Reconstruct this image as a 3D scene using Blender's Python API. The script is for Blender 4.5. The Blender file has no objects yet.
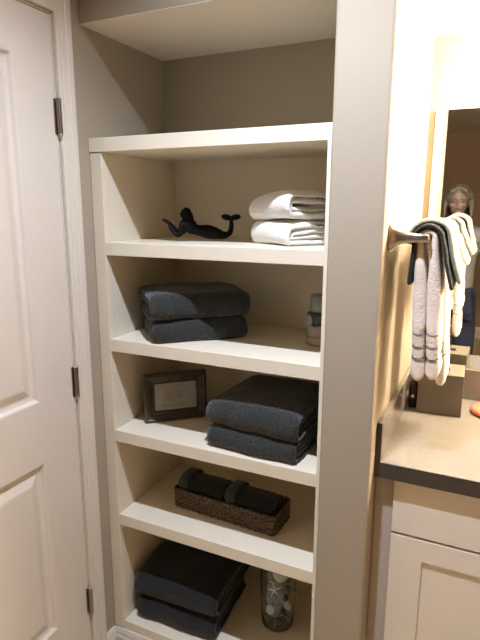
import bpy, bmesh, math, random
from mathutils import Vector, Matrix, noise
random.seed(7)
PI = math.pi
C = bpy.context.scene.collection
SC = bpy.context.scene

# ------------------------------------------------------------------ materials
def mat(name, col, rough=.6, metal=0., bump=0., bscale=200., var=0., vscale=6., sheen=0., trans=0., ior=1.45, emis=None, estr=0., coat=0., bdist=.002, col2=None):
    m = bpy.data.materials.new(name); m.use_nodes = True
    nt = m.node_tree; b = nt.nodes['Principled BSDF']
    b.inputs['Base Color'].default_value = (*col, 1)
    b.inputs['Roughness'].default_value = rough
    b.inputs['Metallic'].default_value = metal
    b.inputs['Sheen Weight'].default_value = sheen
    b.inputs['Transmission Weight'].default_value = trans
    b.inputs['IOR'].default_value = ior
    b.inputs['Coat Weight'].default_value = coat
    if emis:
        b.inputs['Emission Color'].default_value = (*emis, 1)
        b.inputs['Emission Strength'].default_value = estr
    tc = nt.nodes.new('ShaderNodeTexCoord')
    if var or col2:
        n = nt.nodes.new('ShaderNodeTexNoise'); n.inputs['Scale'].default_value = vscale
        n.inputs['Detail'].default_value = 4
        r = nt.nodes.new('ShaderNodeValToRGB')
        c2 = col2 if col2 else tuple(min(1, c * (1 + var)) for c in col)
        c1 = col if col2 else tuple(c * (1 - var) for c in col)
        r.color_ramp.elements[0].position = .35; r.color_ramp.elements[1].position = .65
        r.color_ramp.elements[0].color = (*c1, 1); r.color_ramp.elements[1].color = (*c2, 1)
        nt.links.new(tc.outputs['Object'], n.inputs['Vector'])
        nt.links.new(n.outputs['Fac'], r.inputs['Fac'])
        nt.links.new(r.outputs['Color'], b.inputs['Base Color'])
    if bump:
        n2 = nt.nodes.new('ShaderNodeTexNoise'); n2.inputs['Scale'].default_value = bscale
        n2.inputs['Detail'].default_value = 3
        bp = nt.nodes.new('ShaderNodeBump'); bp.inputs['Strength'].default_value = bump
        bp.inputs['Distance'].default_value = bdist
        nt.links.new(tc.outputs['Object'], n2.inputs['Vector'])
        nt.links.new(n2.outputs['Fac'], bp.inputs['Height'])
        nt.links.new(bp.outputs['Normal'], b.inputs['Normal'])
    return m

M = {}
M['wall'] = mat('greige_wall_paint', (.35, .30, .222), .75, bump=.25, bscale=140, bdist=.001)
M['ceil'] = mat('ceiling_paint', (.50, .46, .395), .8, bump=.2, bscale=90, bdist=.001)
M['niche'] = mat('pale_ceiling_paint', (.66, .59, .47), .8, bump=.2, bscale=90, bdist=.001)
M['trim'] = mat('white_trim_paint', (.63, .58, .49), .38, bump=.06, bscale=60, bdist=.001)
M['shelf'] = mat('white_shelf_paint', (.71, .645, .51), .42, bump=.08, bscale=80, bdist=.001)
M['door'] = mat('white_door_paint', (.62, .57, .49), .4, bump=.06, bscale=70, bdist=.001)
M['cab'] = mat('cream_cabinet_paint', (.76, .695, .58), .4)
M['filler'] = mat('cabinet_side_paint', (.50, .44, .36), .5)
M['stone'] = mat('taupe_quartz', (.185, .168, .145), .22, var=.06, vscale=120, coat=.2)
M['stone_shade'] = mat('shaded_quartz_front', (.055, .043, .034), .3, var=.1, vscale=120)  # same quartz, with the shade of its unlit front faces put into the colour
M['nickel'] = mat('brushed_nickel', (.52, .46, .40), .3, 1.)
M['bronze'] = mat('oiled_bronze', (.30, .25, .20), .35, 1.)
M['floor'] = mat('floor_tile', (.52, .435, .29), .4, var=.08, vscale=4)
M['far'] = mat('brown_wall_paint', (.26, .18, .115), .8, bump=.2, bscale=140, bdist=.001)
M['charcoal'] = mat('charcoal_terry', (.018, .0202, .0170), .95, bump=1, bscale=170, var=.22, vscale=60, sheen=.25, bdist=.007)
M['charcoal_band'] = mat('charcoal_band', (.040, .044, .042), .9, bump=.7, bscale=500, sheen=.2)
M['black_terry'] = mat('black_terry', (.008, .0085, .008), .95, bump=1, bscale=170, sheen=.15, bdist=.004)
M['white_terry'] = mat('white_terry', (.74, .72, .68), .95, bump=.9, bscale=170, sheen=.2, bdist=.003)
M['pink_terry'] = mat('offwhite_terry', (.72, .62, .52), .95, bump=.9, bscale=170, sheen=.2, bdist=.003)
M['sage'] = mat('sage_terry', (.24, .25, .18), .95, bump=1, bscale=170, sheen=.2, var=.15, vscale=80, bdist=.004)
M['charcoal_cloth'] = mat('charcoal_cloth', (.013, .0145, .010), .95, bump=1, bscale=170, sheen=.1, bdist=.006)
M['seam'] = mat('dark_scallop_thread', (.05, .05, .05), .9)
M['seam_grey'] = mat('grey_scallop_thread', (.25, .24, .23), .9)
M['iron'] = mat('dark_cast_iron', (.005, .0035, .003), .6, 0., ior=1.22, bump=.5, bscale=180, var=.3, vscale=40)
M['wicker'] = mat('dark_seagrass', (.045, .029, .016), .8, bump=1, bscale=200, var=0, vscale=110, col2=(.17, .115, .065), bdist=.003)
M['frame'] = mat('dark_walnut', (.065, .044, .028), .38, bump=.2, bscale=60, var=.3, vscale=30)
M['paper'] = mat('aged_card', (.40, .37, .31), .8, var=.05, vscale=20)
M['ink'] = mat('grey_ink', (.16, .13, .11), .8)
M['glass'] = mat('clear_glass', (.93, .96, .94), .02, trans=1.)
M['wax'] = mat('peach_wax', (.36, .29, .22), .5)
M['frost'] = mat('grey_frosted_glass', (.22, .235, .205), .35, coat=.3)
M['band_metal'] = mat('dark_beaded_band', (.10, .11, .10), .45, .6, bump=1, bscale=300, bdist=.004)
M['medal'] = mat('pewter_medallion', (.30, .28, .24), .45, .5, bump=1, bscale=220, bdist=.003)
M['shell_green'] = mat('green_grey_shell', (.10, .125, .09), .6, bump=.6, bscale=150, var=0, col2=(.30, .31, .24), vscale=40)
M['shell_brown'] = mat('brown_shell', (.20, .14, .10), .55, bump=.5, bscale=150, col2=(.50, .38, .28), vscale=50)
M['shell_white'] = mat('white_shell', (.90, .84, .74), .5, bump=.3, bscale=120)
M['star'] = mat('pale_starfish', (.88, .84, .76), .8, bump=1, bscale=300)
M['mirror'] = mat('silvered_mirror', (.86, .87, .86), .005, 1.)
M['box'] = mat('taupe_resin', (.15, .128, .095), .45, bump=.15, bscale=200)
M['black'] = mat('black_slot', (.01, .01, .01), .6)
M['dark_bottle'] = mat('dark_brown_plastic', (.035, .022, .016), .25, coat=.3)
M['pale_cap'] = mat('pale_cap', (.75, .72, .66), .35)
M['coral'] = mat('coral_soap', (.80, .16, .10), .35, coat=.3)
M['globe'] = mat('lit_opal_glass', (.9, .85, .75), .4, emis=(1., .82, .60), estr=300)
M['lens'] = mat('lit_downlight_lens', (.9, .9, .9), .4, emis=(1., .95, .92), estr=4)
M['skin'] = mat('skin', (.16, .105, .078), .5, var=.04, vscale=30)
M['hair'] = mat('blonde_hair', (.085, .066, .042), .5, bump=.8, bscale=120, bdist=.004)
M['grey_knit'] = mat('pale_grey_knit', (.20, .19, .17), .9, bump=.5, bscale=300)
M['navy'] = mat('navy_cloth', (.012, .016, .035), .85, bump=.3, bscale=300)
M['shoe'] = mat('black_leather', (.02, .018, .016), .4)
M['eye'] = mat('eye_white', (.12, .10, .09), .2)
M['iris'] = mat('dark_iris', (.05, .03, .02), .2)
M['lip'] = mat('lip', (.11, .05, .045), .45)
M['phone'] = mat('black_phone_shell', (.02, .02, .022), .25)

# ------------------------------------------------------------------ helpers
def link(name, me, m, parent=None, smooth=False):
    o = bpy.data.objects.new(name, me); C.objects.link(o)
    if m is not None:
        for mm in (m if isinstance(m, (list, tuple)) else [m]): me.materials.append(mm)
    if parent: o.parent = parent
    if smooth:
        for p in me.polygons: p.use_smooth = True
    return o
def obj(name, bm, m, parent=None, smooth=False, bevel=0, seg=2, norm=True):
    if norm: bmesh.ops.recalc_face_normals(bm, faces=bm.faces[:])
    me = bpy.data.meshes.new(name); bm.to_mesh(me); bm.free()
    o = link(name, me, m, parent, smooth)
    if bevel:
        md = o.modifiers.new('bevel', 'BEVEL'); md.width = bevel; md.segments = seg; md.limit_method = 'ANGLE'; md.angle_limit = .6
        md.harden_normals = False
    return o
def tag(o, label=None, cat=None, group=None, kind=None):
    if label: o['label'] = label
    if cat: o['category'] = cat
    if group: o['group'] = group
    if kind: o['kind'] = kind
    return o
def thing(name, label, cat, loc=(0, 0, 0), rz=0., group=None):
    o = bpy.data.objects.new(name, None); C.objects.link(o); o.empty_display_size = .05
    o.location = loc; o.rotation_euler = (0, 0, rz)
    return tag(o, label, cat, group)
def NB(): return bmesh.new()
def box(bm, x0, x1, y0, y1, z0, z1, mi=0):
    vs = [bm.verts.new((x, y, z)) for x in (x0, x1) for y in (y0, y1) for z in (z0, z1)]
    for f in ((0, 1, 3, 2), (4, 6, 7, 5), (0, 4, 5, 1), (2, 3, 7, 6), (0, 2, 6, 4), (1, 5, 7, 3)):
        bm.faces.new([vs[i] for i in f]).material_index = mi
    return vs
def lathe(bm, prof, cx=0, cy=0, z0=0, n=40, cap=True, mi=0):
    rings = []
    for r, z in prof:
        rings.append([bm.verts.new((cx + r * math.cos(2 * PI * k / n), cy + r * math.sin(2 * PI * k / n), z0 + z)) for k in range(n)])
    for a, b in zip(rings, rings[1:]):
        for k in range(n):
            bm.faces.new((a[k], a[(k + 1) % n], b[(k + 1) % n], b[k])).material_index = mi
    if cap:
        bm.faces.new(rings[0][::-1]).material_index = mi; bm.faces.new(rings[-1]).material_index = mi
def tube(bm, pts, rad, n=8, closed=False, cap=True):
    pts = [Vector(p) for p in pts]; N = len(pts); rings = []
    R = rad if callable(rad) else (lambda i: rad)
    prev = None
    for i, p in enumerate(pts):
        a = pts[(i - 1) % N] if closed or i > 0 else p
        b = pts[(i + 1) % N] if closed or i < N - 1 else p
        t = (b - a).normalized()
        if prev is None:
            up = Vector((0, 0, 1)) if abs(t.z) < .9 else Vector((1, 0, 0))
            u = t.cross(up).normalized()
        else:
            u = (prev - t * prev.dot(t)).normalized()
        prev = u; w = t.cross(u)
        rings.append([bm.verts.new(p + (u * math.cos(2 * PI * k / n) + w * math.sin(2 * PI * k / n)) * R(i)) for k in range(n)])
    M_ = N if closed else N - 1
    for i in range(M_):
        a, b = rings[i], rings[(i + 1) % N]
        for k in range(n): bm.faces.new((a[k], a[(k + 1) % n], b[(k + 1) % n], b[k]))
    if cap and not closed:
        bm.faces.new(rings[0][::-1]); bm.faces.new(rings[-1])
def ribbon(bm, path, th, L, nl=24, amp=.003, freq=14., seed=0., fn=None, endround=.004):
    """a strip of cloth with thickness whose (a, z) path is drawn along b = 0..L"""
    path = [Vector(p) for p in path]; N = len(path)
    T = th if callable(th) else (lambda s: th)
    lo, hi = [], []
    for i, p in enumerate(path):
        t = (path[min(i + 1, N - 1)] - path[max(i - 1, 0)]).normalized()
        n = Vector((-t.y, t.x)); h = T(i / (N - 1)) / 2
        if i in (0, N - 1): h *= .55
        lo.append(p - n * h); hi.append(p + n * h)
    loop = lo + hi[::-1]; K = len(loop); cen = path + path[::-1]
    rows = []
    for j in range(nl + 1):
        s = j / nl; b = L * s; row = []
        e = min(b, L - b)
        shr = 1. if e > endround else math.sqrt(max(0, 1 - (1 - e / endround) ** 2)) * .5 + .5
        for k in range(K):
            q = cen[k] + (loop[k] - cen[k]) * shr
            v = Vector((q.x, b, q.y))
            nz = noise.noise_vector(Vector((v.x * freq + seed, v.y * freq + seed * 2.1, v.z * freq - seed)))
            v += nz * amp
            if fn: v = fn(v, s)
            row.append(bm.verts.new(v))
        rows.append(row)
    for a, b in zip(rows, rows[1:]):
        for k in range(K): bm.faces.new((a[k], b[k], b[(k + 1) % K], a[(k + 1) % K]))
    for r in (rows[0], rows[-1]):
        for i in range(N - 1): bm.faces.new((r[i], r[i + 1], r[K - 2 - i], r[K - 1 - i]))
def arc(cx, cz, ra, rz, a0, a1, n):
    return [(cx + ra * math.cos(a0 + (a1 - a0) * k / n), cz + rz * math.sin(a0 + (a1 - a0) * k / n)) for k in range(n + 1)]
def lin(p, q, n): return [(p[0] + (q[0] - p[0]) * k / n, p[1] + (q[1] - p[1]) * k / n) for k in range(1, n)]

# ------------------------------------------------------------------ room numbers
W = .7179; XR = .8482; P = -.013; D = .397
ZS = [1.7551, 1.462, 1.1683, .8707, .5746, .1676]; T = .039
H = 2.05; YM = .659; CEIL = 2.44; SOF = 2.094
RB, RX = -4.4, 2.3            # back wall, right wall
AD = -.1215                   # hinge edge of the door
DW = .76; DH = 2.043

def S(name, bm, m, **k): return tag(obj(name, bm, m, **k), kind='structure')
b = NB(); box(b, -.12, RX + .1, RB - .1, YM + .12, -.05, 0); S('floor', b, M['floor'])
b = NB(); box(b, -.12, RX + .1, RB - .1, YM + .12, CEIL, CEIL + .05); S('ceiling', b, M['ceil'])
# left wall with the door opening
b = NB()
oy0, oy1 = AD - DW - .006, AD + .004
box(b, -.12, 0, oy1, YM + .12, 0, CEIL); box(b, -.12, 0, RB - .1, oy0, 0, CEIL); box(b, -.12, 0, oy0, oy1, DH + .006, CEIL)
S('wall_left', b, M['wall'])
b = NB(); box(b, -.16, -.12, RB, YM, 0, CEIL); S('wall_behind_door', b, M['wall'])
b = NB(); box(b, 0, RX, D, YM + .12, 0, CEIL)
bmesh.ops.delete(b, geom=b.faces[:] + b.edges[:] + b.verts[:], context='VERTS')
box(b, 0, W, D, YM + .12, 0, CEIL); S('wall_back', b, M['wall'])
# pillar wall between the niche and the vanity: rounded front corners
b = NB(); box(b, W, XR, P, YM + .12, 0, CEIL)
o = S('wall_pillar', b, M['wall'], bevel=.007, seg=3)
b = NB(); box(b, XR, RX, YM, YM + .12, 0, CEIL); S('wall_vanity', b, M['wall'])
b = NB(); box(b, RX, RX + .1, RB, YM + .12, 0, CEIL); S('wall_right', b, M['far'])
b = NB(); box(b, 0, RX, RB - .1, RB, 0, CEIL); S('wall_far', b, M['far'])
b = NB(); box(b, 0, W, P, D, H + .002, CEIL); S('wall_header', b, M['wall'], bevel=.002)
b = NB(); box(b, 0, W, P + .0015, D, H, H + .0019); S('ceiling_niche', b, M['niche'])
b = NB(); box(b, XR, RX, -.02, YM, SOF, CEIL); S('wall_soffit', b, M['ceil'])
# baseboards
def basebd(name, p, q, nrm):
    b = NB(); p = Vector(p); q = Vector(q); n = Vector(nrm)
    prof = [(0, 0), (.014, 0), (.014, .105), (.011, .112), (.010, .122), (.005, .134), (0, .134)]
    rr = [[b.verts.new((e.x + n.x * d, e.y + n.y * d, z)) for d, z in prof] for e in (p, q)]
    for k in range(len(prof)): b.faces.new((rr[0][k], rr[0][(k + 1) % 7], rr[1][(k + 1) % 7], rr[1][k]))
    b.faces.new(rr[0]); b.faces.new(rr[1][::-1])
    return S(name, b, M['trim'])
basebd('baseboard_left', (0, -.061, 0), (0, -.0005, 0), (1, 0))
basebd('baseboard_front', (.0, .0, 0), (W, .0, 0), (0, -1))
basebd('baseboard_pillar', (W, P, 0), (XR, P, 0), (0, -1))
basebd('baseboard_left_far', (0, RB, 0), (0, oy0 - .061, 0), (1, 0))
basebd('baseboard_far', (0, RB, 0), (RX, RB, 0), (0, 1))
basebd('baseboard_right', (RX, RB, 0), (RX, .08, 0), (-1, 0))

# ------------------------------------------------------------------ door (setting) with casing
def panel_face(bm, rects, y0, y1, z0, z1, x):
    """door front at X = x, panels sunk with a raised field; +X is out"""
    ys = sorted({y0, y1, *[r[0] for r in rects], *[r[1] for r in rects]})
    zs = sorted({z0, z1, *[r[2] for r in rects], *[r[3] for r in rects]})
    def V(y, z, d=0): return bm.verts.new((x - d, y, z))
    for i in range(len(ys) - 1):
        for j in range(len(zs) - 1):
            a, b_, c, d = ys[i], ys[i + 1], zs[j], zs[j + 1]
            if any(abs(a - r[0]) < 1e-6 and abs(b_ - r[1]) < 1e-6 and abs(c - r[2]) < 1e-6 and abs(d - r[3]) < 1e-6 for r in rects): continue
            bm.faces.new((V(a, c), V(b_, c), V(b_, d), V(a, d)))
    for r in rects:
        loops = []
        for ins, dep in ((0, 0), (.004, .0015), (.010, .009), (.018, .0115), (.024, .0115), (.046, .003), (.052, .002)):
            loops.append([V(r[0] + ins, r[2] + ins, dep), V(r[1] - ins, r[2] + ins, dep), V(r[1] - ins, r[3] - ins, dep), V(r[0] + ins, r[3] - ins, dep)])
        for p, q in zip(loops, loops[1:]):
            for k in range(4): bm.faces.new((p[k], p[(k + 1) % 4], q[(k + 1) % 4], q[k]))
        bm.faces.new(loops[-1])
dy0, dy1 = AD - DW, AD
b = NB()
pr = [(dy0 + .13, dy1 - .13, .32, .862), (dy0 + .13, dy1 - .13, 1.041, 1.927)]
panel_face(b, pr, dy0, dy1, .01, DH, -.002)
# edges and back of the slab
box(b, -.038, -.015, dy0, dy1, .01, DH)
for (a0, a1, c0, c1) in ((dy0, dy0 + .002, .01, DH), (dy1 - .002, dy1, .01, DH), (dy0, dy1, .01, .012), (dy0, dy1, DH - .002, DH)):
    box(b, -.016, -.0021, a0, a1, c0, c1)
door = S('door_1', b, M['door'])
def hinge(z, parent):
    b = NB()
    for k in range(5):
        lathe(b, [(.0066, .0), (.0066, .0172)], .0085, AD + .003, z - .0445 + k * .0179, 16)
    lathe(b, [(.0055, 0), (.0055, .089)], .0085, AD + .003, z - .0445, 16)
    h = obj('hinge', b, M['bronze'], parent, smooth=False)
    b = NB(); box(b, -.0018, .0012, AD - .006, AD - .0005, z - .0445, z + .0445)
    obj('hinge_leaf', b, M['bronze'], h)
    b = NB(); lathe(b, [(.001, -.011), (.003, -.010), (.0062, -.003), (.0066, .0)], .0085, AD + .003, z - .0445, 16)
    lathe(b, [(.0066, 0), (.0062, .003), (.001, .006)], .0085, AD + .003, z + .0445, 16)
    obj('hinge_tip', b, M['nickel'], h, smooth=True)
for z in (1.797, 1.0615, .322): hinge(z, door)
b = NB(); lathe(b, [(.012, 0), (.012, .03), (.027, .04), (.029, .055), (.022, .068), (.004, .07)], 0, 0, 0, 24)
o = obj('door_knob', b, M['bronze'], door, smooth=True); o.location = (-.002, dy0 + .065, .95); o.rotation_euler = (0, PI / 2, 0)
# casing: fluted profile, mitred
cprof = [(0, 0), (0, .010), (.006, .012), (.010, .012), (.012, .0105), (.016, .0105), (.018, .013), (.030, .0145), (.033, .013), (.036, .0155), (.050, .0165), (.0545, .015), (.0545, 0)]
def casing():
    b = NB(); yi, yo, zt = AD + .0065, dy0 - .0065, DH + .009
    path = []
    for w, d in cprof:
        path.append([(d, yi + w, 0), (d, yi + w, zt + w), (d, yo - w, zt + w), (d, yo - w, 0)])
    vs = [[b.verts.new(q) for q in pp] for pp in path]
    for i in range(len(vs)):
        a, c = vs[i], vs[(i + 1) % len(vs)]
        for k in range(3): b.faces.new((a[k], a[k + 1], c[k + 1], c[k]))
    # jamb lining
    return b
S('trim_1', casing(), M['trim'])
b = NB(); t_ = .003
box(b, -.12, .0, oy1 - .0035, oy1 + .0005, 0, DH + .006); box(b, -.12, 0, oy0 - .0005, oy0 + .003, 0, DH + .006); box(b, -.12, 0, oy0, oy1, DH + .003, DH + .0065)
S('trim_2', b, M['trim'])

# ------------------------------------------------------------------ built-in shelf unit
unit = thing('shelf_unit', 'tall white built-in shelving recessed in the wall beside the white door', 'shelving unit')
b = NB(); box(b, .0015, .042, 0, .025, ZS[5] - T, ZS[0] - T - .0005); obj('stile', b, M['shelf'], unit, bevel=.0015)
b = NB(); box(b, .7077, W - .0005, -.006, .025, .136, ZS[0] - T - .0005); obj('stile', b, M['shelf'], unit, bevel=.001)
b = NB(); box(b, .0015, .0418, .025, D - .008, .0, ZS[0] - T - .0005); obj('side_panel', b, M['shelf'], unit)
b = NB(); box(b, .7079, W - .0005, .025, D - .008, .0, ZS[0] - T - .0005); obj('side_panel', b, M['shelf'], unit)
b = NB(); box(b, .0015, W - .0005, D - .008, D - .0005, 0, ZS[0] - .02); obj('back_panel', b, M['shelf'], unit)
b = NB(); box(b, .0008, W - .0004, -.003, D - .0005, ZS[0] - T, ZS[0]); obj('top_board', b, M['shelf'], unit, bevel=.0015)
for z in ZS[1:5]:
    b = NB(); box(b, .0425, .7072, 0, D - .009, z - T, z); obj('shelf', b, M['shelf'], unit, bevel=.0015)
b = NB(); box(b, .0425, .7072, 0, D - .009, ZS[5] - .03, ZS[5]); box(b, .0015, .7072, 0.0, .02, 0, ZS[5] - .0295); obj('bottom_shelf', b, M['shelf'], unit, bevel=.0015)

# ------------------------------------------------------------------ folded towels
def fold_profile(depth, h, n_u, th, rf=.62):
    """nested U layers; fold towards a = 0, open end at a = depth"""
    out = []
    for k in range(n_u):
        r = h / 2 - th / 2 - k * th * 1.04
        if r < th * .35: break
        ca = (h / 2) * rf + k * th * .25
        dd = depth - .004 * k * (1 if k % 2 else -1) - .004
        out.append(lin((dd, h / 2 - r), (ca, h / 2 - r), 26)[0:0] + [(dd, h / 2 - r)] + lin((dd, h / 2 - r), (ca, h / 2 - r), 22)
                   + arc(ca, h / 2, r * rf, r, -PI / 2, -3 * PI / 2, 18) + lin((ca, h / 2 + r), (dd, h / 2 + r), 22) + [(dd, h / 2 + r)])
    return out
def folded_towel(name, label, cat, loc, rz, L, depth, h, m, th=.0165, n_u=2, amp=.004, seed=0., slump=0., group=None, sag=.0, nl=30, tilt=0.):
    """local a -> +Y (depth), b -> X (length)"""
    bm = NB()
    def fn(v, s):
        e = 1 - abs(2 * s - 1) ** 5
        z = v.z
        if z > h * .3:
            z += slump * (e - 1) * (z / h)
        ax = v.x / depth
        z += sag * math.sin(PI * min(1, max(0, ax))) * (z / h)
        # soften the two ends a little
        return Vector((v.y - L / 2, v.x + (noise.noise(Vector((v.y * 9 + seed, 0, z * 20))) * .004), max(0.0008, z + tilt * (v.y - L / 2))))
    for i, pth in enumerate(fold_profile(depth, h, n_u, th)):
        ribbon(bm, pth, th * .98, L - .004 * i, nl, amp, 13, seed + i * 3.3, fn, .013)
    o = obj(name, bm, m, smooth=True)
    o.location = loc; o.rotation_euler = (0, 0, rz)
    return tag(o, label, cat, group)
def corner(p, q):   # front-left and front-right corner -> centre of the front edge, angle, length
    p = Vector(p); q = Vector(q); d = q - p
    return (p + q) / 2, math.atan2(d.y, d.x), d.length
# second shelf from the top of the white unit: two charcoal bath towels, turned
c, a, L = corner((.204, -.006), (.417, .188))
g = None
folded_towel('bath_towel', 'charcoal bath towel folded, lower of the pair left of the small candle jar', 'towel', (c.x, c.y, ZS[2] + .001), a, .29, .235, .066, M['charcoal'], seed=1.2, group='folded charcoal bath towels')
folded_towel('bath_towel', 'charcoal bath towel folded, upper of the pair on the shelf under the mermaid', 'towel', (c.x + .004, c.y - .002, ZS[2] + .069), a + .02, .304, .235, .079, M['charcoal'], seed=7.7, slump=.008, sag=.004, group='folded charcoal bath towels')
# third: pair at right, beside the picture frame
c, a, L = corner((.362, .020), (.650, .006))
folded_towel('bath_towel', 'charcoal bath towel folded, lower of the pair right of the picture frame', 'towel', (c.x, c.y, ZS[3] + .001), a, .278, .30, .066, M['charcoal'], seed=14.1, group='folded charcoal bath towels')
folded_towel('bath_towel', 'charcoal bath towel folded, upper of the pair right of the picture frame', 'towel', (c.x - .002, c.y + .0, ZS[3] + .069), a - .01, .285, .30, .078, M['charcoal'], seed=21.3, slump=.012, sag=.006, group='folded charcoal bath towels')
# bottom shelf
c, a, L = corner((.088, .040), (.356, .056))
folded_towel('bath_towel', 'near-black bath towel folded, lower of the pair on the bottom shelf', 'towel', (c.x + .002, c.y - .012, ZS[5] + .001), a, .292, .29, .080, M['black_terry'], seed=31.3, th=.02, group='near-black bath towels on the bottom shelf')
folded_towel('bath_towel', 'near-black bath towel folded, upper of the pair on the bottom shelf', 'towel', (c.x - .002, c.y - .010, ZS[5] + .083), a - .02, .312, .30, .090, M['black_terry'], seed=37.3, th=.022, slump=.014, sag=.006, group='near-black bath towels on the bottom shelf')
# white ones: fold faces left-front, layered end faces right, dark scalloped edging
def white_towel(label, z, seed, h, dx=0., dr=0., tilt=0.):
    c, a, L = corner((.440 + dx, .160), (.584 + dx, .070))
    o = folded_towel('hand_towel', label, 'towel', (c.x, c.y, z), a + dr, .176, .165, h, M['white_terry'], th=.0150, seed=seed, slump=.012, sag=.008, amp=.006, tilt=tilt, group='white folded hand towels')
    rng = random.Random(int(seed * 10))
    for k, (zz, x0, x1) in enumerate(((h * .90, .095, .150),)):
        bm = NB(); pts = []
        for i in range(34):
            t = i / 33
            pts.append((.0885 + .001 * math.sin(i), x0 + (x1 - x0) * t, zz - abs(math.sin(t * PI * 2.5 + k)) * .004 - .010 * t * t))
        tube(bm, pts, .0015, 6); obj('scalloped_edge', bm, M['seam'], o, smooth=True)
    return o
white_towel('white hand towel with dark scalloped edge, lower of the pair beside the mermaid', ZS[1] + .001, 3.1, .062)
white_towel('white hand towel with dark scalloped edge, upper of the pair beside the mermaid', ZS[1] + .067, 5.2, .070, dx=-.004, dr=.03, tilt=.07)

# ------------------------------------------------------------------ mermaid
def skin_mesh(verts, edges, radii, root=0, levels=2):
    me = bpy.data.meshes.new('t'); me.from_pydata([Vector(v) for v in verts], edges, [])
    o = bpy.data.objects.new('t', me); C.objects.link(o)
    sk = o.modifiers.new('s', 'SKIN'); sk.use_smooth_shade = True
    for i, r in enumerate(radii):
        d = me.skin_vertices[0].data[i]
        d.radius = r if isinstance(r, tuple) else (r, r); d.use_root = (i == root)
    ss = o.modifiers.new('ss', 'SUBSURF'); ss.levels = levels; ss.render_levels = levels
    dg = bpy.context.evaluated_depsgraph_get(); dg.update()
    ev = o.evaluated_get(dg); out = bpy.data.meshes.new_from_object(ev)
    bpy.data.objects.remove(o)
    return out
def add_mesh(bm, me, mw=None):
    n0 = len(bm.verts); bm.from_mesh(me); bm.verts.ensure_lookup_table()
    if mw is not None: bmesh.ops.transform(bm, matrix=mw, verts=bm.verts[n0:])
    return bm.verts[n0:]
def ball(bm, c, r, sc=(1, 1, 1), rot=None, u=20, v=14):
    m = Matrix.Translation(c)
    if rot is not None: m = m @ rot
    m = m @ Matrix.Diagonal((sc[0] * r, sc[1] * r, sc[2] * r, 1))
    return bmesh.ops.create_uvsphere(bm, u_segments=u, v_segments=v, radius=1, matrix=m)['verts']
def voxel(o, size, smooth=4):
    md = o.modifiers.new('r', 'REMESH'); md.mode = 'VOXEL'; md.voxel_size = size; md.use_smooth_shade = True
    if smooth:
        sm = o.modifiers.new('sm', 'SMOOTH'); sm.iterations = smooth; sm.factor = .5
def mermaid():
    V_ = [(.062, 0, .027), (.098, 0, .0255), (.132, 0, .019), (.158, 0, .0115), (.174, 0, .021), (.178, 0, .042), (.177, 0, .062),
          (.042, 0, .035), (.026, 0, .048), (.026, 0, .064),
          (.018, -.017, .044), (.004, -.020, .010), (-.014, -.012, .030), (-.026, -.004, .047),
          (.018, .017, .044), (.008, .020, .010), (-.010, .012, .032), (-.024, .004, .049)]
    E_ = [(0, 1), (1, 2), (2, 3), (3, 4), (4, 5), (5, 6), (0, 7), (7, 8), (8, 9), (8, 10), (10, 11), (11, 12), (12, 13), (8, 14), (14, 15), (15, 16), (16, 17)]
    R_ = [(.018, .018), (.025, .025), (.022, .0185), (.012, .012), (.010, .010), (.0085, .0085), (.008, .007), (.017, .018), (.016, .018), .009,
          .0105, .009, .008, .007, .0105, .009, .008, .007]
    bm = NB(); add_mesh(bm, skin_mesh(V_, E_, R_, 0, 2))
    ball(bm, (.026, 0, .077), .0145, (1, .9, 1.15))                       # head
    ball(bm, (.0115, 0, .076), .0032, (1, .7, .9), u=8, v=6)              # nose
    for s in (-1, 1): ball(bm, (.020, s * .010, .030), .013)              # chest
    # fluke: two flat lobes with a notch
    for s in (-1, 1):
        ball(bm, (.176 + s * .015, -.004 * s, .068), .020, (.9, .7, .46), Matrix.Rotation(s * -.16, 4, 'Y') @ Matrix.Rotation(s * .2, 4, 'Z'))
    ball(bm, (-.032, 0, .054), .019, (1., .8, .30), Matrix.Rotation(.5, 4, 'Y'))   # shell held in the hands
    o = obj('mermaid_figurine', bm, M['iron'], smooth=True)
    voxel(o, .0016, 3)
    hb = NB()
    ball(hb, (.0315, 0, .078), .0172, (.95, 1.0, 1.12)); ball(hb, (.040, 0, .060), .0165, (.9, 1.15, 1.6)); ball(hb, (.050, 0, .044), .015, (1.0, 1.3, 1.4), Matrix.Rotation(-.5, 4, 'Y'))
    h = obj('hair', hb, M['iron'], o, smooth=True); voxel(h, .0016, 3)
    o.scale = (.93, 1.1, 1.0); o.location = (.202, .142, ZS[1] + .0035); o.rotation_euler = (0, 0, .479)
    tag(o, 'small dark cast-iron mermaid lying on her front with raised tail fluke', 'figurine')
mermaid()

# ------------------------------------------------------------------ jar candle at the right of the second shelf
cx, cy = .635, .222
t = thing('candle_jar', 'small grey glass candle jar with a round medallion, beside the right upright', 'candle', (cx, cy, ZS[2]))
b = NB(); lathe(b, [(.034, .0006), (.040, .003), (.041, .010), (.036, .018), (.036, .024)], n=36); obj('base', b, M['wax'], t, smooth=True)
b = NB(); lathe(b, [(.030, .0241), (.035, .026), (.035, .056), (.032, .0605)], n=36); obj('wax', b, M['wax'], t, smooth=True)
b = NB(); lathe(b, [(.032, .061), (.0385, .063), (.039, .070), (.0385, .079), (.039, .088), (.036, .094), (.030, .096)], n=40); bd = obj('band', b, M['band_metal'], t, smooth=True)
b = NB(); lathe(b, [(.0005, .0), (.0165, .0), (.018, .002), (.0165, .004), (.013, .003), (.009, .0045), (.0005, .005)], n=30)
md = obj('medallion', b, M['medal'], bd, smooth=True); md.location = (-.022, -.034, .075); md.rotation_euler = (PI / 2, 0, -.5)
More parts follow.
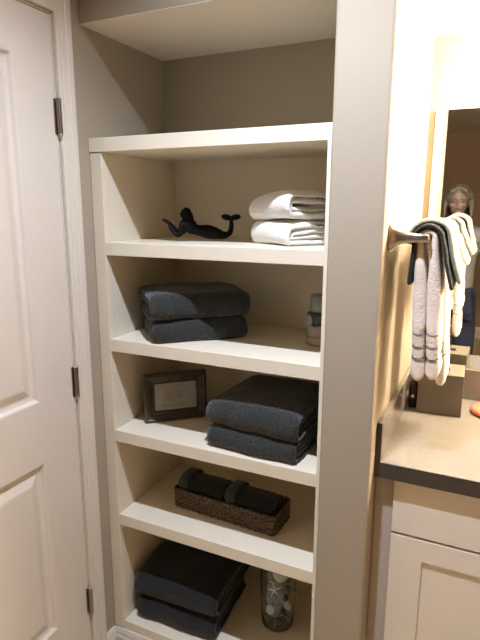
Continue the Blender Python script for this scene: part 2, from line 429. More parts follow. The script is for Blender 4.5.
b = NB(); tube(b, [(.039 * math.cos(a), .039 * math.sin(a), .064 + .003 * math.sin(a * 9)) for a in [k * PI / 18 for k in range(36)]], .0022, 6, True); obj('cord', b, M['seam'], bd, smooth=True)
b = NB(); lathe(b, [(.026, .0965), (.029, .099), (.029, .138), (.027, .146), (.021, .149), (.010, .150)], n=36); obj('lid', b, M['frost'], t, smooth=True)

# ------------------------------------------------------------------ picture frame
fc, fa, fl = corner((.097, .089), (.245, .230))
t = thing('picture_frame', 'dark wooden picture frame holding a small printed card, leaning on the third shelf', 'picture frame', (fc.x, fc.y, ZS[3] + .0006), fa)
FW, FH = .208, .160
lean = -.06
def fr_obj(name, bm, m, parent, off=0., **k):
    bmesh.ops.rotate(bm, cent=(0, 0, 0), matrix=Matrix.Rotation(lean, 3, 'X'), verts=bm.verts)
    return obj(name, bm, m, parent, **k)
b = NB(); rr = []
for ins, d in ((0, .012), (0, -.010), (.003, -.014), (.009, -.016), (.013, -.012), (.018, -.0115), (.026, -.007), (.031, -.008), (.034, -.005), (.034, .0)):
    rr.append([b.verts.new(q) for q in ((-FW / 2 + ins, d, ins), (FW / 2 - ins, d, ins), (FW / 2 - ins, d, FH - ins), (-FW / 2 + ins, d, FH - ins))])
for p, q in zip(rr, rr[1:]):
    for k in range(4): b.faces.new((p[k], p[(k + 1) % 4], q[(k + 1) % 4], q[k]))
fr_obj('moulding', b, M['frame'], t)
b = NB(); box(b, -FW / 2 + .004, FW / 2 - .004, .006, .011, .004, FH - .004); bk = fr_obj('backing', b, M['black'], t)
b = NB(); box(b, -FW / 2 + .0345, FW / 2 - .0345, -.001, .001, .0345, FH - .0345); cd = fr_obj('card', b, M['paper'], t)
b = NB(); rng = random.Random(4)
for i, (z, w) in enumerate(((.116, .085), (.1085, .100), (.101, .070), (.0935, .068), (.086, .072), (.0785, .066), (.071, .064), (.062, .020), (.053, .085), (.046, .078))):
    x = -w / 2 - .006
    while x < w / 2 - .01:
        l = .003 + rng.random() * .007; box(b, x, min(x + l, w / 2), -.0016, -.0009, z, z + .0016); x += l + .0018
fr_obj('printed_text', b, M['ink'], cd)
b = NB(); box(b, -.022, .022, .012, .0145, .004, .115)
bmesh.ops.rotate(b, cent=(0, .012, .115), matrix=Matrix.Rotation(.33, 3, 'X'), verts=b.verts); fr_obj('easel_back', b, M['black'], t)

# ------------------------------------------------------------------ woven basket with rolled towels
BL, BW_, BH_ = .380, .134, .066
bc, ba, _ = corner((.178, .117), (.552, .098))
bcx = bc.x - math.sin(ba) * BW_ / 2; bcy = bc.y + math.cos(ba) * BW_ / 2
t = thing('basket', 'long low woven seagrass basket on the fourth shelf', 'basket', (bcx, bcy, ZS[4] + .0008), ba)
def rrect(l, w, r, n):
    pts = []
    per = []
    for (sx, sy, a0) in ((1, -1, -PI / 2), (1, 1, 0), (-1, 1, PI / 2), (-1, -1, PI)):
        for k in range(5):
            a = a0 + k / 4 * PI / 2
            per.append((sx * (l / 2 - r) + r * math.cos(a), sy * (w / 2 - r) + r * math.sin(a)))
    # resample evenly
    P_ = [Vector(p) for p in per]; P_.append(P_[0]); ds = [0]
    for p, q in zip(P_, P_[1:]): ds.append(ds[-1] + (q - p).length)
    for i in range(n):
        s = ds[-1] * i / n
        for k in range(len(ds) - 1):
            if ds[k] <= s <= ds[k + 1]:
                f = (s - ds[k]) / max(1e-9, ds[k + 1] - ds[k]); pts.append(P_[k].lerp(P_[k + 1], f)); break
    return pts
b = NB(); rng = random.Random(9); rows = 9
for r_ in range(rows):
    z = .0042 + r_ * (BH_ - .009) / (rows - 1); pp = rrect(BL - .010, BW_ - .010, .012, 170)
    jit = [rng.uniform(-.0008, .0008) for _ in pp]; rad = [.0040 + rng.uniform(-.0008, .0009) + .0008 * math.sin(i * PI / 2 + r_ * PI) for i in range(len(pp))]
    tube(b, [(p.x * (1 + .0012 * math.sin(i * PI / 2 + r_ * PI)), p.y * (1 + .010 * math.sin(i * PI / 2 + r_ * PI)), z + jit[i]) for i, p in enumerate(pp)], lambda i: rad[i], 6, True)
obj('woven_wall', b, M['wicker'], t, smooth=True)
b = NB(); pp = rrect(BL - .008, BW_ - .008, .012, 200)
for ph in (0, PI):
    tube(b, [(p.x + .0012 * math.cos(i * .9 + ph), p.y + .0012 * math.cos(i * .9 + ph), BH_ - .004 + .0022 * math.sin(i * .9 + ph)) for i, p in enumerate(pp)], .0036, 6, True)
obj('rim', b, M['wicker'], t, smooth=True)
b = NB(); box(b, -BL / 2 + .008, BL / 2 - .008, -BW_ / 2 + .008, BW_ / 2 - .008, .0005, .004); obj('bottom', b, M['wicker'], t)
def roll(label, x, y, z, rz, L, r, seed, sq=.85):
    ct, st = math.cos(ba), math.sin(ba)
    o_loc = (bcx + x * ct - y * st, bcy + x * st + y * ct, z)
    path = []
    n = 90; turns = 2.5; th = r * .74 / (turns + .35)
    wx = r * .40
    for k in range(n):
        a = 2 * PI * turns * k / (n - 1) + 2.2
        rad_ = th * .45 + (r * .80 - th * .95) * k / (n - 1)
        ca = math.cos(a)
        path.append((rad_ * ca + wx * math.tanh(ca * 2.2) * k / (n - 1), rad_ * math.sin(a) * sq))
    bm = NB()
    ribbon(bm, path, th * .96, L, 26, .003, 20, seed, lambda v, s: Vector((v.y - L / 2, v.x, v.z)), .006)
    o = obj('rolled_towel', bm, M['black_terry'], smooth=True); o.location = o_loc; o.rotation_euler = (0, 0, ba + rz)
    bm = NB(); n = 40
    x0, x1 = -L / 2 - .002, -L / 2 + .032; ring = []
    for xx, q in ((x0 + .005, .55), (x0 + .001, .80), (x0, .93), (x0 + .003, 1), (x1, 1.0), (x1 + .003, .96)):
        rr_ = (r * .80 + .0018) * q
        ring.append([bm.verts.new((xx, rr_ * math.cos(2 * PI * k / n) + wx * q * math.tanh(math.cos(2 * PI * k / n) * 2.2), rr_ * sq * math.sin(2 * PI * k / n))) for k in range(n)])
    for p, q in zip(ring, ring[1:]):
        for k in range(n): bm.faces.new((p[k], p[(k + 1) % n], q[(k + 1) % n], q[k]))
    obj('band', bm, M['charcoal_band'], o, smooth=True)
    return tag(o, label, 'towel', 'rolled towels in the basket')
zb = ZS[4] + .006
roll('black rolled hand towel with grey end, upper left in the basket', -.088, -.002, zb + .070, .0, .170, .043, 1.)
roll('black rolled hand towel with grey end, upper right in the basket', .090, -.004, zb + .070, -.02, .166, .043, 5.)
roll('black rolled hand towel half hidden, lower left in the basket', -.088, -.004, zb + .020, .0, .160, .036, 9., .60)
roll('black rolled hand towel half hidden, lower right in the basket', .086, -.006, zb + .020, -.0, .160, .036, 13., .60)

# ------------------------------------------------------------------ glass vase of shells
vx, vy = .522, .222
b = NB()
lathe(b, [(.001, .0008), (.040, .0008), (.046, .0010), (.050, .002), (.053, .004), (.0548, .008), (.0555, .014), (.0565, .022), (.059, .06), (.061, .16), (.061, .264), (.061, .268), (.0605, .27), (.059, .27), (.0585, .268), (.0585, .264), (.0585, .16), (.0565, .06), (.053, .018), (.0515, .014), (.049, .011), (.046, .010), (.03, .0095), (.001, .009)], n=56, cap=True)
o = obj('glass_vase', b, M['glass'], smooth=True); o.location = (vx, vy, ZS[5])
tag(o, 'clear glass cylinder vase filled with shells on the bottom shelf', 'vase')
def vase_pt(r, a, z): return (vx + r * math.cos(a), vy + r * math.sin(a), ZS[5] + z)
def scallop(r):
    bm = NB(); n = 22; m_ = 7; rings = []
    for j in range(m_ + 1):
        f = j / m_; row = []
        for k in range(n + 1):
            a = -1.15 + 2.3 * k / n; rr_ = r * 1.7 * f * (1 - .10 * abs(a))
            rib = .05 * math.cos(k * PI) * f
            row.append((rr_ * math.sin(a) * .9, -r * .8 + rr_ * math.cos(a), r * (.42 * math.sin(PI * min(1, f * .8 + .12)) + rib)))
        rings.append(row)
    top = [[bm.verts.new(q) for q in row] for row in rings]; bot = [[bm.verts.new((q[0], q[1], q[2] * .0 - r * .06)) for q in row] for row in rings]
    for j in range(m_):
        for k in range(n):
            bm.faces.new((top[j][k], top[j][k + 1], top[j + 1][k + 1], top[j + 1][k])); bm.faces.new((bot[j][k + 1], bot[j][k], bot[j + 1][k], bot[j + 1][k + 1]))
        bm.faces.new((top[j][0], top[j + 1][0], bot[j + 1][0], bot[j][0])); bm.faces.new((top[j + 1][n], top[j][n], bot[j][n], bot[j + 1][n]))
    for k in range(n): bm.faces.new((top[m_][k], top[m_][k + 1], bot[m_][k + 1], bot[m_][k]))
    bmesh.ops.remove_doubles(bm, verts=bm.verts[:], dist=1e-5)
    return bm
def snail(r):
    bm = NB(); pts = []; rad = []
    for k in range(64):
        f = k / 63; a = f * 3.2 * 2 * PI; q = r * (.12 + .62 * f)
        pts.append((q * math.cos(a), q * math.sin(a), r * (1.1 - 1.5 * f))); rad.append(r * (.10 + .42 * f))
    tube(bm, pts, lambda i: rad[i], 10)
    return bm
def cone_shell(r):
    bm = NB()
    lathe(bm, [(r * (.06 + .5 * math.sin(PI * (k / 14) ** .8) + .03 * math.sin(k * 2.2)), r * (-1.1 + 2.2 * k / 14)) for k in range(15)], n=18)
    return bm
DARK = [obj('seashell', scallop(.017), M['shell_green'], smooth=True), obj('seashell', snail(.015), M['shell_green'], smooth=True),
        obj('seashell', cone_shell(.016), M['shell_brown'], smooth=True), obj('seashell', snail(.013), M['shell_brown'], smooth=True)]
used = [False] * 4
rng = random.Random(21)
kinds_l = ['small ribbed green-grey shell inside the glass vase', 'small coiled green-grey snail shell inside the glass vase', 'small pointed brown shell inside the glass vase', 'small coiled brown snail shell inside the glass vase']
spots = []
for lay in range(9):
    z = .030 + lay * .028
    for k in range(5):
        spots.append((.034, k * 2 * PI / 5 + lay * .62, z + rng.uniform(-.003, .003)))
    spots.append((.0, 0, z))
special = [(.040, -1.85, .165), ]
camang = math.atan2(-1.2558 - vy, 1.0768 - vx)
white_sp = [(.043, camang + .12, .212, 'r'), (.045, camang - .62, .078, 'o'), (.045, camang + .80, .095, 'o')]
i = 0
for (r_, a, z) in spots:
    p = Vector(vase_pt(r_, a, z))
    if any((p - Vector(vase_pt(*s[:3]))).length < .026 for s in white_sp) : continue
    if (p - Vector(vase_pt(.047, camang - .30, .158))).length < .030: continue
    kd = rng.choice([0, 0, 1, 1, 1, 2, 3])
    o = DARK[kd]
    if used[kd]: o = o.copy(); C.objects.link(o)
    used[kd] = True
    o.location = p; o.rotation_euler = (rng.uniform(0, 6), rng.uniform(0, 6), rng.uniform(0, 6))
    s = rng.uniform(.85, 1.05); o.scale = (s, s, s)
    tag(o, kinds_l[kd], 'shell', ['ribbed green-grey shells in the vase', 'green-grey snail shells in the vase', 'pointed brown shells in the vase', 'brown snail shells in the vase'][kd])
def face_cam(o, p, extra=Matrix.Identity(4)):
    d = Vector((math.cos(camang), math.sin(camang), .35)).normalized()
    o.matrix_world = Matrix.Translation(p) @ d.to_track_quat('Z', 'Y').to_matrix().to_4x4() @ extra
for (r_, a, z, k_), lb in zip(white_sp, ('large round cream shell near the top of the glass vase', 'white oval shell low at the left in the glass vase', 'white shell at the right side of the glass vase')):
    if k_ == 'r': bm = scallop(.021)
    else:
        bm = NB(); ball(bm, (0, 0, 0), .015, (.85, 1.2, .55))
        for v in bm.verts: v.co += Vector((0, 0, .0008 * math.cos(v.co.y * 900)))
    o = obj('seashell', bm, M['shell_white'], smooth=True); face_cam(o, Vector(vase_pt(r_, a, z)), Matrix.Rotation(.3 if k_ == 'o' else 2.9, 4, 'Z')); tag(o, lb, 'shell')
bm = NB(); n = 5
top = bm.verts.new((0, 0, .0045)); bot = bm.verts.new((0, 0, -.002)); ring = []
for k in range(10):
    a = k * PI / 5; r_ = .031 if k % 2 == 0 else .0068
    ring.append(bm.verts.new((r_ * math.cos(a), r_ * math.sin(a), 0 if k % 2 else .0005)))
for k in range(10): bm.faces.new((top, ring[k], ring[(k + 1) % 10])); bm.faces.new((bot, ring[(k + 1) % 10], ring[k]))
o = obj('starfish', bm, M['star'], bevel=.0012); face_cam(o, Vector(vase_pt(.0455, camang - .30, .158)), Matrix.Rotation(.45, 4, 'Z'))
tag(o, 'pale five-armed starfish pressed against the glass of the vase', 'starfish')

# ------------------------------------------------------------------ vanity
CX1 = 2.25; CY = .047; ZC = .919
cab = thing('vanity_cabinet', 'cream painted vanity cabinet with a flat drawer and recessed-panel doors', 'cabinet', (XR, .07, 0))
def cb(name, m, x0, x1, y0, y1, z0, z1, parent=cab, bevel=.0015, mk=None):
    b = mk() if mk else NB()
    if not mk: box(b, x0 - XR, x1 - XR, y0 - .07, y1 - .07, z0, z1)
    return obj(name, b, m, parent, bevel=bevel)
cb('carcass', M['cab'], .897, CX1, .091, YM - .002, .10, .874)
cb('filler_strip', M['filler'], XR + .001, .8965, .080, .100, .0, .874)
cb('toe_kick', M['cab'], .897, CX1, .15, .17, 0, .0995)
def shaker(x0, x1, z0, z1, y, fr=.083, frz=.062):
    def mk():
        bm = NB()
        def V(x, z, d=0): return bm.verts.new((x - XR, y + d - .07, z))
        loops = []
        for ix, iz, d in ((0, 0, .020), (0, 0, 0), (fr, frz, 0), (fr + .002, frz + .002, .007), ):
            loops.append([V(x0 + ix, z0 + iz, d), V(x1 - ix, z0 + iz, d), V(x1 - ix, z1 - iz, d), V(x0 + ix, z1 - iz, d)])
        for p, q in zip(loops, loops[1:]):
            for k in range(4): bm.faces.new((p[k], p[(k + 1) % 4], q[(k + 1) % 4], q[k]))
        bm.faces.new(loops[-1]); bm.faces.new(loops[0][::-1])
        return bm
    return mk
x = .8975
for k in range(3):
    x1 = x + .446
    cb('drawer', M['cab'], x, x1, .070, .0905, .7165, .870)
    cb('door', M['cab'], 0, 0, 0, 0, 0, 0, mk=shaker(x, x1, .115, .709, .070), bevel=.001)
    x = x1 + .005
ct = thing('countertop', 'taupe quartz vanity countertop with shade painted on its front edge and low backsplash', 'countertop', (XR, CY, .876))
def ctb(name, m, x0, x1, y0, y1, z0, z1, parent=ct):
    b = NB(); box(b, x0 - XR, x1 - XR, y0 - CY, y1 - CY, z0 - .876, z1 - .876); return obj(name, b, m, parent, bevel=.0012)
ctb('slab', M['stone'], XR + .0005, CX1, CY, YM - .001, .876, ZC)
b = NB(); box(b, 0.0005, CX1 - XR, -.0012, -.0001, 0, ZC - .876 - .0012); obj('front_edge_shade', b, M['stone_shade'], ct)  # thin strip over the slab front, painted with its shade
b = NB(); box(b, 0.0005, .0145, -.0012, -.0001, ZC - .876 - .0010, 1.0243 - .876); obj('splash_edge_shade', b, M['stone_shade'], ct)  # painted shade on the front end of the side splash
ctb('side_splash', M['stone'], XR + .0005, XR + .0145, CY, YM - .021, ZC + .0002, 1.0245)
ctb('back_splash', M['stone'], XR + .0005, CX1, YM - .020, YM - .001, ZC + .0002, 1.0245)
b = NB(); box(b, .8695, 2.2, YM - .0055, YM - .0005, 1.026, 1.869)
o = obj('mirror', b, M['mirror'])
b = NB(); box(b, .8675, .8694, YM - .0065, YM - .0004, 1.026, 1.866); obj('edge_strip', b, M['dark_bottle'], o)
tag(o, 'large frameless wall mirror above the vanity counter', 'mirror')

# tissue box cover
tx, ty = .963, .518
t = thing('tissue_box', 'square taupe tissue box cover on the counter in front of the mirror', 'tissue box', (tx, ty, ZC + .0006), .035)
s_ = .067; hh = .134
b = NB(); rr = []
for ins, z in ((0, 0), (0, hh), (.045, hh), (.045, hh - .006)):
    rr.append([b.verts.new(q) for q in ((-s_ + ins, -s_ + ins, z), (s_ - ins, -s_ + ins, z), (s_ - ins, s_ - ins, z), (-s_ + ins, s_ - ins, z))])
for p, q in zip(rr, rr[1:]):
    for k in range(4): b.faces.new((p[k], p[(k + 1) % 4], q[(k + 1) % 4], q[k]))
b.faces.new(rr[0][::-1]); obj('cover', b, M['box'], t, bevel=.002)
b = NB(); box(b, -.0219, .0219, -.0219, .0219, hh - .0075, hh - .0055); obj('slot', b, M['black'], t)
# small dark bottle
t = thing('soap_bottle', 'small dark bottle with pale knob, between the side wall and the tissue box', 'bottle', (.8815, .492, ZC + .0006))
b = NB(); lathe(b, [(.001, 0), (.013, 0), (.0145, .002), (.0145, .075), (.013, .082), (.007, .088), (.007, .096)], n=24); obj('bottle_body', b, M['dark_bottle'], t, smooth=True)
b = NB(); lathe(b, [(.0085, .0965), (.0085, .112), (.003, .114)], n=20); obj('cap', b, M['dark_bottle'], t, smooth=True)
b = NB(); ball(b, (0, -.0165, .040), .0055); obj('knob', b, M['pale_cap'], t, smooth=True)
# coral soap
b = NB(); lathe(b, [(.001, 0), (.042, 0), (.050, .003), (.053, .009), (.050, .015), (.044, .0185), (.038, .017), (.001, .0165)], n=44)
o = obj('soap', b, M['coral'], smooth=True); o.location = (1.110, .530, ZC + .0006); o.scale = (1, 1.15, 1); tag(o, 'round coral-red soap lying on the vanity counter', 'soap')

# ------------------------------------------------------------------ towel bar
BX, BZ = .9335, 1.494; BY0, BY1 = .062, .585
t = thing('towel_bar', 'brushed nickel towel bar on flared posts along the side wall', 'towel bar', (XR, BY0, BZ))
def post(y):
    bm = NB(); n = 24; rings = []
    for d, w, h in ((.0006, .022, .031), (.006, .022, .031), (.010, .018, .027), (.022, .012, .018), (.045, .009, .0125), (.070, .008, .010), (.088, .0085, .0095), (.0905, .006, .007)):
        rings.append([bm.verts.new((d, y + w * math.copysign(abs(math.cos(2 * PI * k / n)) ** .7, math.cos(2 * PI * k / n)), h * math.copysign(abs(math.sin(2 * PI * k / n)) ** .7, math.sin(2 * PI * k / n)))) for k in range(n)])
    for p, q in zip(rings, rings[1:]):
        for k in range(n): bm.faces.new((p[k], p[(k + 1) % n], q[(k + 1) % n], q[k]))
    bm.faces.new(rings[0][::-1]); bm.faces.new(rings[-1])
    return obj('post', bm, M['nickel'], t, smooth=True)
post(0); post(BY1 - BY0)
b = NB(); tube(b, [(BX - XR, .006, 0), (BX - XR, BY1 - BY0 - .006, 0)], .0065, 16); obj('bar', b, M['nickel'], t, smooth=True)

def hang(name, label, y0, y1, m, th, rin, lL, lR, xl, xr, seed=0., amp=.002, thb=None, bands=(), ztop=0., spread=0., xlb=None, xrb=None, group=None):
    """cloth over the bar: lL, lR leg bottoms (z), xl / xr centre x of the legs just under the bar, xlb / xrb at the hem"""
    thb = thb or th; xlb = xl if xlb is None else xlb; xrb = xr if xrb is None else xrb
    cz = BZ + ztop; L = y1 - y0
    left = [(xlb + (xl - xlb) * (k / 26) ** 1.0, lL + (cz - lL) * k / 26) for k in range(26)]
    right = [(xr + (xrb - xr) * (k / 26) ** 1.0, cz + (lR - cz) * k / 26) for k in range(1, 27)]
    mid = arc((xl + xr) / 2, cz, (xr - xl) / 2, rin + th / 2, PI, 0, 16)
    path = left + mid + right; n = len(path)
    def thf(s):
        i = s * (n - 1); z = path[min(n - 1, int(round(i)))][1]
        f = min(1, max(0, (cz - z) / .12)); q = th + (thb - th) * f
        for zb_ in bands:
            q *= 1 - .30 * math.exp(-((z - zb_) / .006) ** 2)
        return q
    bm = NB()
    ribbon(bm, path, thf, L, 18, amp, 22, seed, lambda v, s: Vector((v.x - BX, v.y, v.z - BZ)), .010)
    o = obj(name, bm, m, smooth=True); o.location = (BX, y0, BZ)
    md = o.modifiers.new('ss', 'SUBSURF'); md.levels = md.render_levels = 1
    tag(o, label, 'towel', group)
    for zb_ in bands:
        for xa, xb in ((xlb, xl), (xrb, xr)):
            f = (zb_ - lL) / (cz - lL); xc = xa + (xb - xa) * f - BX; hw = thb / 2 * .80
            bmm = NB(); z = zb_ - BZ
            pts = [(xc - hw, .002, z + .002), (xc - hw * .5, -.001, z - .002), (xc, -.0015, z - .003), (xc + hw * .5, -.001, z - .002), (xc + hw, .002, z + .002), (xc + hw * 1.04, L * .5, z), (xc + hw, L - .003, z), (xc, L + .0005, z - .002), (xc - hw, L - .003, z), (xc - hw * 1.04, L * .5, z)]
            tube(bmm, pts, .0014, 6, True); obj('scalloped_band', bmm, M['seam_grey'] if zb_ != bands[-1] else M['seam'], o, smooth=True)
    return o
hang('hand_towel', 'long off-white hand towel with scalloped bands, nearest on the towel bar', .078, .185, M['pink_terry'], .014, .0063, 1.138, 1.145, BX - .0165, BX + .0165, 2.2, .003, .0335, (1.262, 1.231, 1.200), xlb=.934, xrb=.968)
hang('washcloth', 'charcoal washcloth draped over the off-white hand towel on the bar', .070, .215, M['charcoal_cloth'], .0105, .0225, 1.380, 1.372, BX - .030, BX + .034, 6.2, .0025, .011, xlb=.899, xrb=.996)
hang('washcloth', 'pale sage washcloth spread over the charcoal washcloth on the bar', .088, .262, M['sage'], .012, .034, 1.475, 1.385, BX - .041, BX + .047, 9.2, .003, .012, xlb=.890, xrb=1.012)
hang('hand_towel', 'long white hand towel at the middle of the towel bar, behind the sage washcloth', .268, .40, M['white_terry'], .016, .0063, 1.10, 1.072, BX - .0175, BX + .0175, 12.2, .003, .030, (1.20, 1.165), xlb=.930, xrb=.976)
hang('washcloth', 'pale green washcloth over a white one, farthest on the towel bar', .412, .545, M['sage'], .012, .0255, 1.44, 1.400, BX - .032, BX + .036, 15.2, .003, .013, xlb=.888, xrb=1.012)
hang('washcloth', 'white washcloth under the farthest green washcloth, next to the mirror', .405, .555, M['white_terry'], .016, .0063, 1.37, 1.345, BX - .0165, BX + .0165, 18.2, .003, .018, xlb=.922, xrb=.984)

# ------------------------------------------------------------------ vanity light and ceiling lights
t = thing('vanity_light', 'vanity light bar with glowing opal globes on the wall above the mirror', 'wall lamp', (1.19, YM, 1.95))
b = NB(); box(b, -.06, .98, -.022, -.0006, -.022, .022); obj('back_plate', b, M['nickel'], t, bevel=.003)
for k in range(4):
    x = .0 + k * .27
    b = NB(); tube(b, [(x, -.02, 0), (x, -.09, .005), (x, -.115, -.002), (x, -.12, -.018)], .008, 10); arm = obj('arm', b, M['nickel'], t, smooth=True)
    b = NB(); ball(b, (x, -.12, -.068), .052, u=28, v=20); obj('globe', b, M['globe'], arm, smooth=True)
SPREAD = 145
def downlight(x, y, power, col, rad, label, strength=None):
    t = thing('ceiling_light', label, 'ceiling lamp', (x, y, CEIL))
    b = NB(); lathe(b, [(.058, -.0006), (.060, -.0045), (.080, -.006), (.088, -.003), (.088, -.0006)], n=40, cap=False); obj('trim_ring', b, M['trim'], t, smooth=True)
    b = NB(); lathe(b, [(.0005, -.0035), (.0575, -.0035), (.0575, -.001), (.0005, -.001)], n=36, cap=False); obj('lens', b, M['lens'], t)
    l = bpy.data.lights.new('lamp', 'SPOT'); l.spot_size = math.radians(SPREAD); l.spot_blend = 1.; l.shadow_soft_size = rad; l.energy = power; l.color = col
    lo = bpy.data.objects.new('lamp', l); C.objects.link(lo); lo.parent = t; lo.location = (0, 0, -.008)
    return t
downlight(.72, -.50, 112, (.85, .935, 1.14), .022, 'round recessed ceiling light in front of the shelving')


# ------------------------------------------------------------------ person holding the phone (seen in the mirror)
CAM = Vector((1.07682641, -1.2557525, 1.56493963))
r_ = Vector((0.90340763, 0.42877682, 0.00225763)); u_ = Vector((-0.09146792, 0.18756819, 0.97798354)); f_ = Vector((-0.41891321, 0.88372429, -0.20866985))
def person():
    px, py = .838, -1.56
    o = thing('t', None, None)
    bpy.data.objects.remove(o)
    hip = (px, py - .02, .93)
    V_ = [hip, (px, py - .03, 1.10), (px, py - .02, 1.28), (px, py - .02, 1.40), (px, py - .005, 1.47), (px, py + .01, 1.53),
          # right shoulder side (+X): holds the phone
          (px + .155, py - .02, 1.385), (px + .245, py - .03, 1.16), (px + .225, py + .14, 1.36), (px + .222, py + .19, 1.455),
          # other arm
          (px - .155, py - .02, 1.385), (px - .215, py - .05, 1.13), (px - .20, py + .04, .90), (px - .198, py + .06, .83),
          # legs
          (px + .085, py - .02, .88), (px + .10, py, .48), (px + .105, py - .03, .09), (px + .11, py + .09, .035), (px + .112, py + .15, .028),
          (px - .085, py - .02, .88), (px - .10, py, .48), (px - .105, py - .03, .09), (px - .11, py + .09, .035), (px - .112, py + .15, .028)]
    E_ = [(0, 1), (1, 2), (2, 3), (3, 4), (4, 5), (3, 6), (6, 7), (7, 8), (8, 9), (3, 10), (10, 11), (11, 12), (12, 13), (0, 14), (14, 15), (15, 16), (16, 17), (17, 18), (0, 19), (19, 20), (20, 21), (21, 22), (22, 23)]
    R_ = [(.15, .10), (.12, .085), (.145, .095), (.09, .07), .050, .052, .052, .040, .030, .026, .052, .040, .030, .026,
          .085, .058, .038, .035, .025, .085, .058, .038, .035, .025]
    bm = NB(); add_mesh(bm, skin_mesh(V_, E_, R_, 0, 2))
    hc = Vector((px - .012, py + .02, 1.600))
    ball(bm, hc + Vector((0, -.008, .02)), .085, (.88, 1.02, 1.05), u=32, v=24)
    ball(bm, hc + Vector((0, .016, -.030)), .065, (.84, .92, 1.05), u=28, v=20)
    ball(bm, hc + Vector((0, .055, -.072)), .022, (1.1, .8, .8))
    ball(bm, hc + Vector((0, .092, -.012)), .011, (.85, 1.1, 1.1)); ball(bm, hc + Vector((0, .084, .004)), .009, (.7, .9, 2.0))
    for s in (-1, 1):
        ball(bm, hc + Vector((s * .078, -.004, -.005)), .017, (.45, .8, 1.5)); ball(bm, hc + Vector((s * .030, .068, .014)), .014, (1.5, .6, .4)); ball(bm, hc + Vector((s * .036, .058, -.022)), .019, (1, .7, .8))
    # hands: palm + five fingers each
    def hand(w, d, side, curl, up):
        w = Vector(w); d = Vector(d).normalized(); side = Vector(side).normalized(); n = Vector(curl).normalized()
        ball(bm, w + d * .045, .042, (1, 1, 1), None) if False else None
        q = Matrix((side, d, n)).transposed().to_4x4()
        ball(bm, w + d * .045, .045, (.92, 1.15, .40), q)
        for i, (off, ln) in enumerate(((-.030, .070), (-.010, .080), (.011, .074), (.030, .058))):
            b0 = w + d * .055 + side * off; b1 = w + d * .088 + side * off * 1.05; b2 = b1 + (d * .75 + n * .6).normalized() * ln * .5; b3 = b2 + (d * .25 + n).normalized() * ln * .4
            add_mesh(bm, skin_mesh([b0, b1, b2, b3], [(0, 1), (1, 2), (2, 3)], [.009, .0088, .008, .007], 0, 1))
        t0 = w + d * .02 - side * .03; t1 = w + d * .045 - side * .056 + n * .01; t2 = w + d * .070 - side * .062 + n * .025
        add_mesh(bm, skin_mesh([t0, t1, t2], [(0, 1), (1, 2)], [.012, .0105, .0085], 0, 1))
    hand(V_[9], (-.02, .12, .9), (1, -.1, 0), (-.3, .9, 0), 1)
    hand(V_[13], (0, .15, -1), (0, 1, .1), (1, 0, 0), 1)
    body = obj('person', bm, M['skin'], smooth=True); voxel(body, .0042, 3)
    tag(body, 'person with blonde hair in pale grey top and navy trousers holding up a phone', 'person')
    # eyes, lips
    for s in (-1, 1):
        b = NB(); ball(b, hc + Vector((s * .030, .0655, .001)), .0115, (1.2, .7, .55)); e = obj('eye', b, M['eye'], body, smooth=True)
        b = NB(); ball(b, hc + Vector((s * .030, .0722, .001)), .0052, (1, .5, 1)); obj('iris', b, M['iris'], e, smooth=True)
        b = NB(); tube(b, [hc + Vector((s * (.016 + .028 * k / 6), .080 - .010 * (k / 6) ** 2, .017 + .004 * math.sin(k / 6 * PI))) for k in range(7)], .0026, 6); obj('eyebrow', b, M['hair'], body, smooth=True)
    b = NB(); ball(b, hc + Vector((0, .076, -.044)), .012, (1.7, .55, .42)); obj('lips', b, M['lip'], body, smooth=True)
    # hair: cap plus shoulder-length sides and back
    b = NB()
    ball(b, hc + Vector((0, -.024, .030)), .098, (.92, 1.0, 1.0), u=32, v=24)
    for k in range(15):
        a = -PI * .62 + k / 14 * PI * 1.24          # around the back, from side to side
        x0 = math.sin(a) * .083; y0 = -.02 - math.cos(a) * .085
        tube(b, [hc + Vector((x0, y0, .06)), hc + Vector((x0 * 1.12, y0 * 1.05, -.02)), hc + Vector((x0 * 1.15, y0, -.09)), hc + Vector((x0 * 1.1, y0 * .95, -.12 - .02 * (k % 3)))], lambda i: (.016, .018, .014, .005)[i], 8)
    tube(b, [hc + Vector((.0, .050, .098)), hc + Vector((-.045, .062, .070)), hc + Vector((-.076, .040, .02))], lambda i: (.014, .018, .010)[i], 8)
    tube(b, [hc + Vector((.0, .050, .098)), hc + Vector((.045, .062, .072)), hc + Vector((.078, .040, .02))], lambda i: (.014, .018, .010)[i], 8)
    h = obj('hair', b, M['hair'], body, smooth=True); voxel(h, .005, 3)
    # clothes over the same skeleton
    def cloth(name, idx, m, grow, tweak=None):
        mp = {v: k for k, v in enumerate(idx)}; vs = [Vector(V_[i]) for i in idx]
        if tweak: tweak(vs, mp)
        es = [(mp[a], mp[b_]) for a, b_ in E_ if a in mp and b_ in mp]
        rs = [tuple(q + grow for q in (R_[i] if isinstance(R_[i], tuple) else (R_[i], R_[i]))) for i in idx]
        b = NB(); add_mesh(b, skin_mesh(vs, es, rs, 0, 2)); q = obj(name, b, m, body, smooth=True); voxel(q, .007, 4)
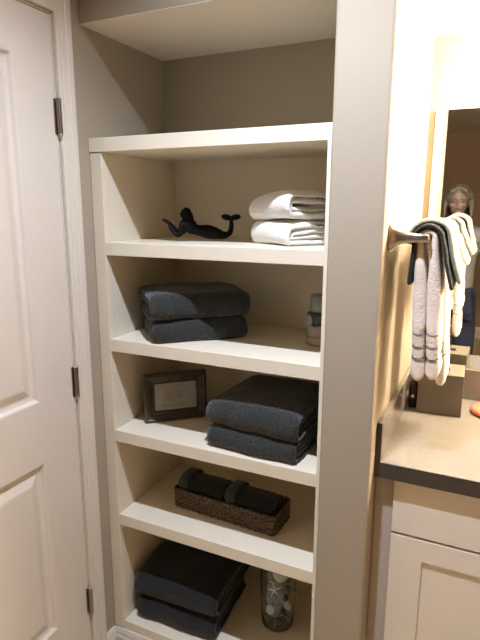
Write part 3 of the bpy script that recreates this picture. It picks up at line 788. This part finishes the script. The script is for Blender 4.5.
    def tw(vs, mp):
        vs[mp[4]] = vs[mp[3]].lerp(vs[mp[4]], .25)
        vs[mp[9]] = vs[mp[8]].lerp(vs[mp[9]], .3); vs[mp[13]] = vs[mp[12]].lerp(vs[mp[13]], .3)
    cloth('knit_top', [0, 1, 2, 3, 4, 6, 7, 8, 9, 10, 11, 12, 13], M['grey_knit'], .014, tw)
    cloth('trousers', [0, 14, 15, 16, 19, 20, 21], M['navy'], .018, lambda vs, mp: vs.__setitem__(0, vs[0] - Vector((0, 0, .06))))
    for s in (0, 5):
        b = NB(); a_ = Vector(V_[16 + s]); 
        add_mesh(b, skin_mesh([a_ + Vector((0, -.03, -.045)), Vector(V_[17 + s]) + Vector((0, 0, .006)), Vector(V_[18 + s]) + Vector((0, .02, .006))], [(0, 1), (1, 2)], [.040, .041, .033], 0, 2))
        for v in b.verts: v.co.z = max(.001, v.co.z)
        obj('shoe', b, M['shoe'], body, smooth=True)
person()
# the phone sits just behind the viewpoint, its lens at the viewpoint
b = NB(); box(b, -.036, .036, -.075, .075, -.004, .004)
o = obj('phone', b, M['phone'], bevel=.003, seg=3)
o.matrix_world = Matrix.Translation(CAM - f_ * .016 - u_ * .058 - r_ * .02) @ Matrix((r_, u_, -f_)).transposed().to_4x4()
tag(o, 'black phone held up by the person facing the mirror', 'phone')

# ------------------------------------------------------------------ camera, world, view
cam = bpy.data.cameras.new('camera'); co = bpy.data.objects.new('camera', cam); C.objects.link(co)
cam.sensor_width = 36; cam.sensor_fit = 'AUTO'; cam.lens = 531.1529 * 36 / 640; cam.clip_start = .005
co.matrix_world = Matrix.Translation(CAM) @ Matrix((r_, u_, -f_)).transposed().to_4x4()
SC.camera = co
w = bpy.data.worlds.new('world'); SC.world = w; w.use_nodes = True
w.node_tree.nodes['Background'].inputs['Color'].default_value = (.02, .018, .016, 1)
vs = SC.view_settings
vs.view_transform = 'Standard'; vs.look = 'None'; vs.gamma = 1; vs.use_curve_mapping = False; vs.exposure = .50
SC.cycles.max_bounces = 12; SC.cycles.diffuse_bounces = 8
SC.cycles.use_denoising = True
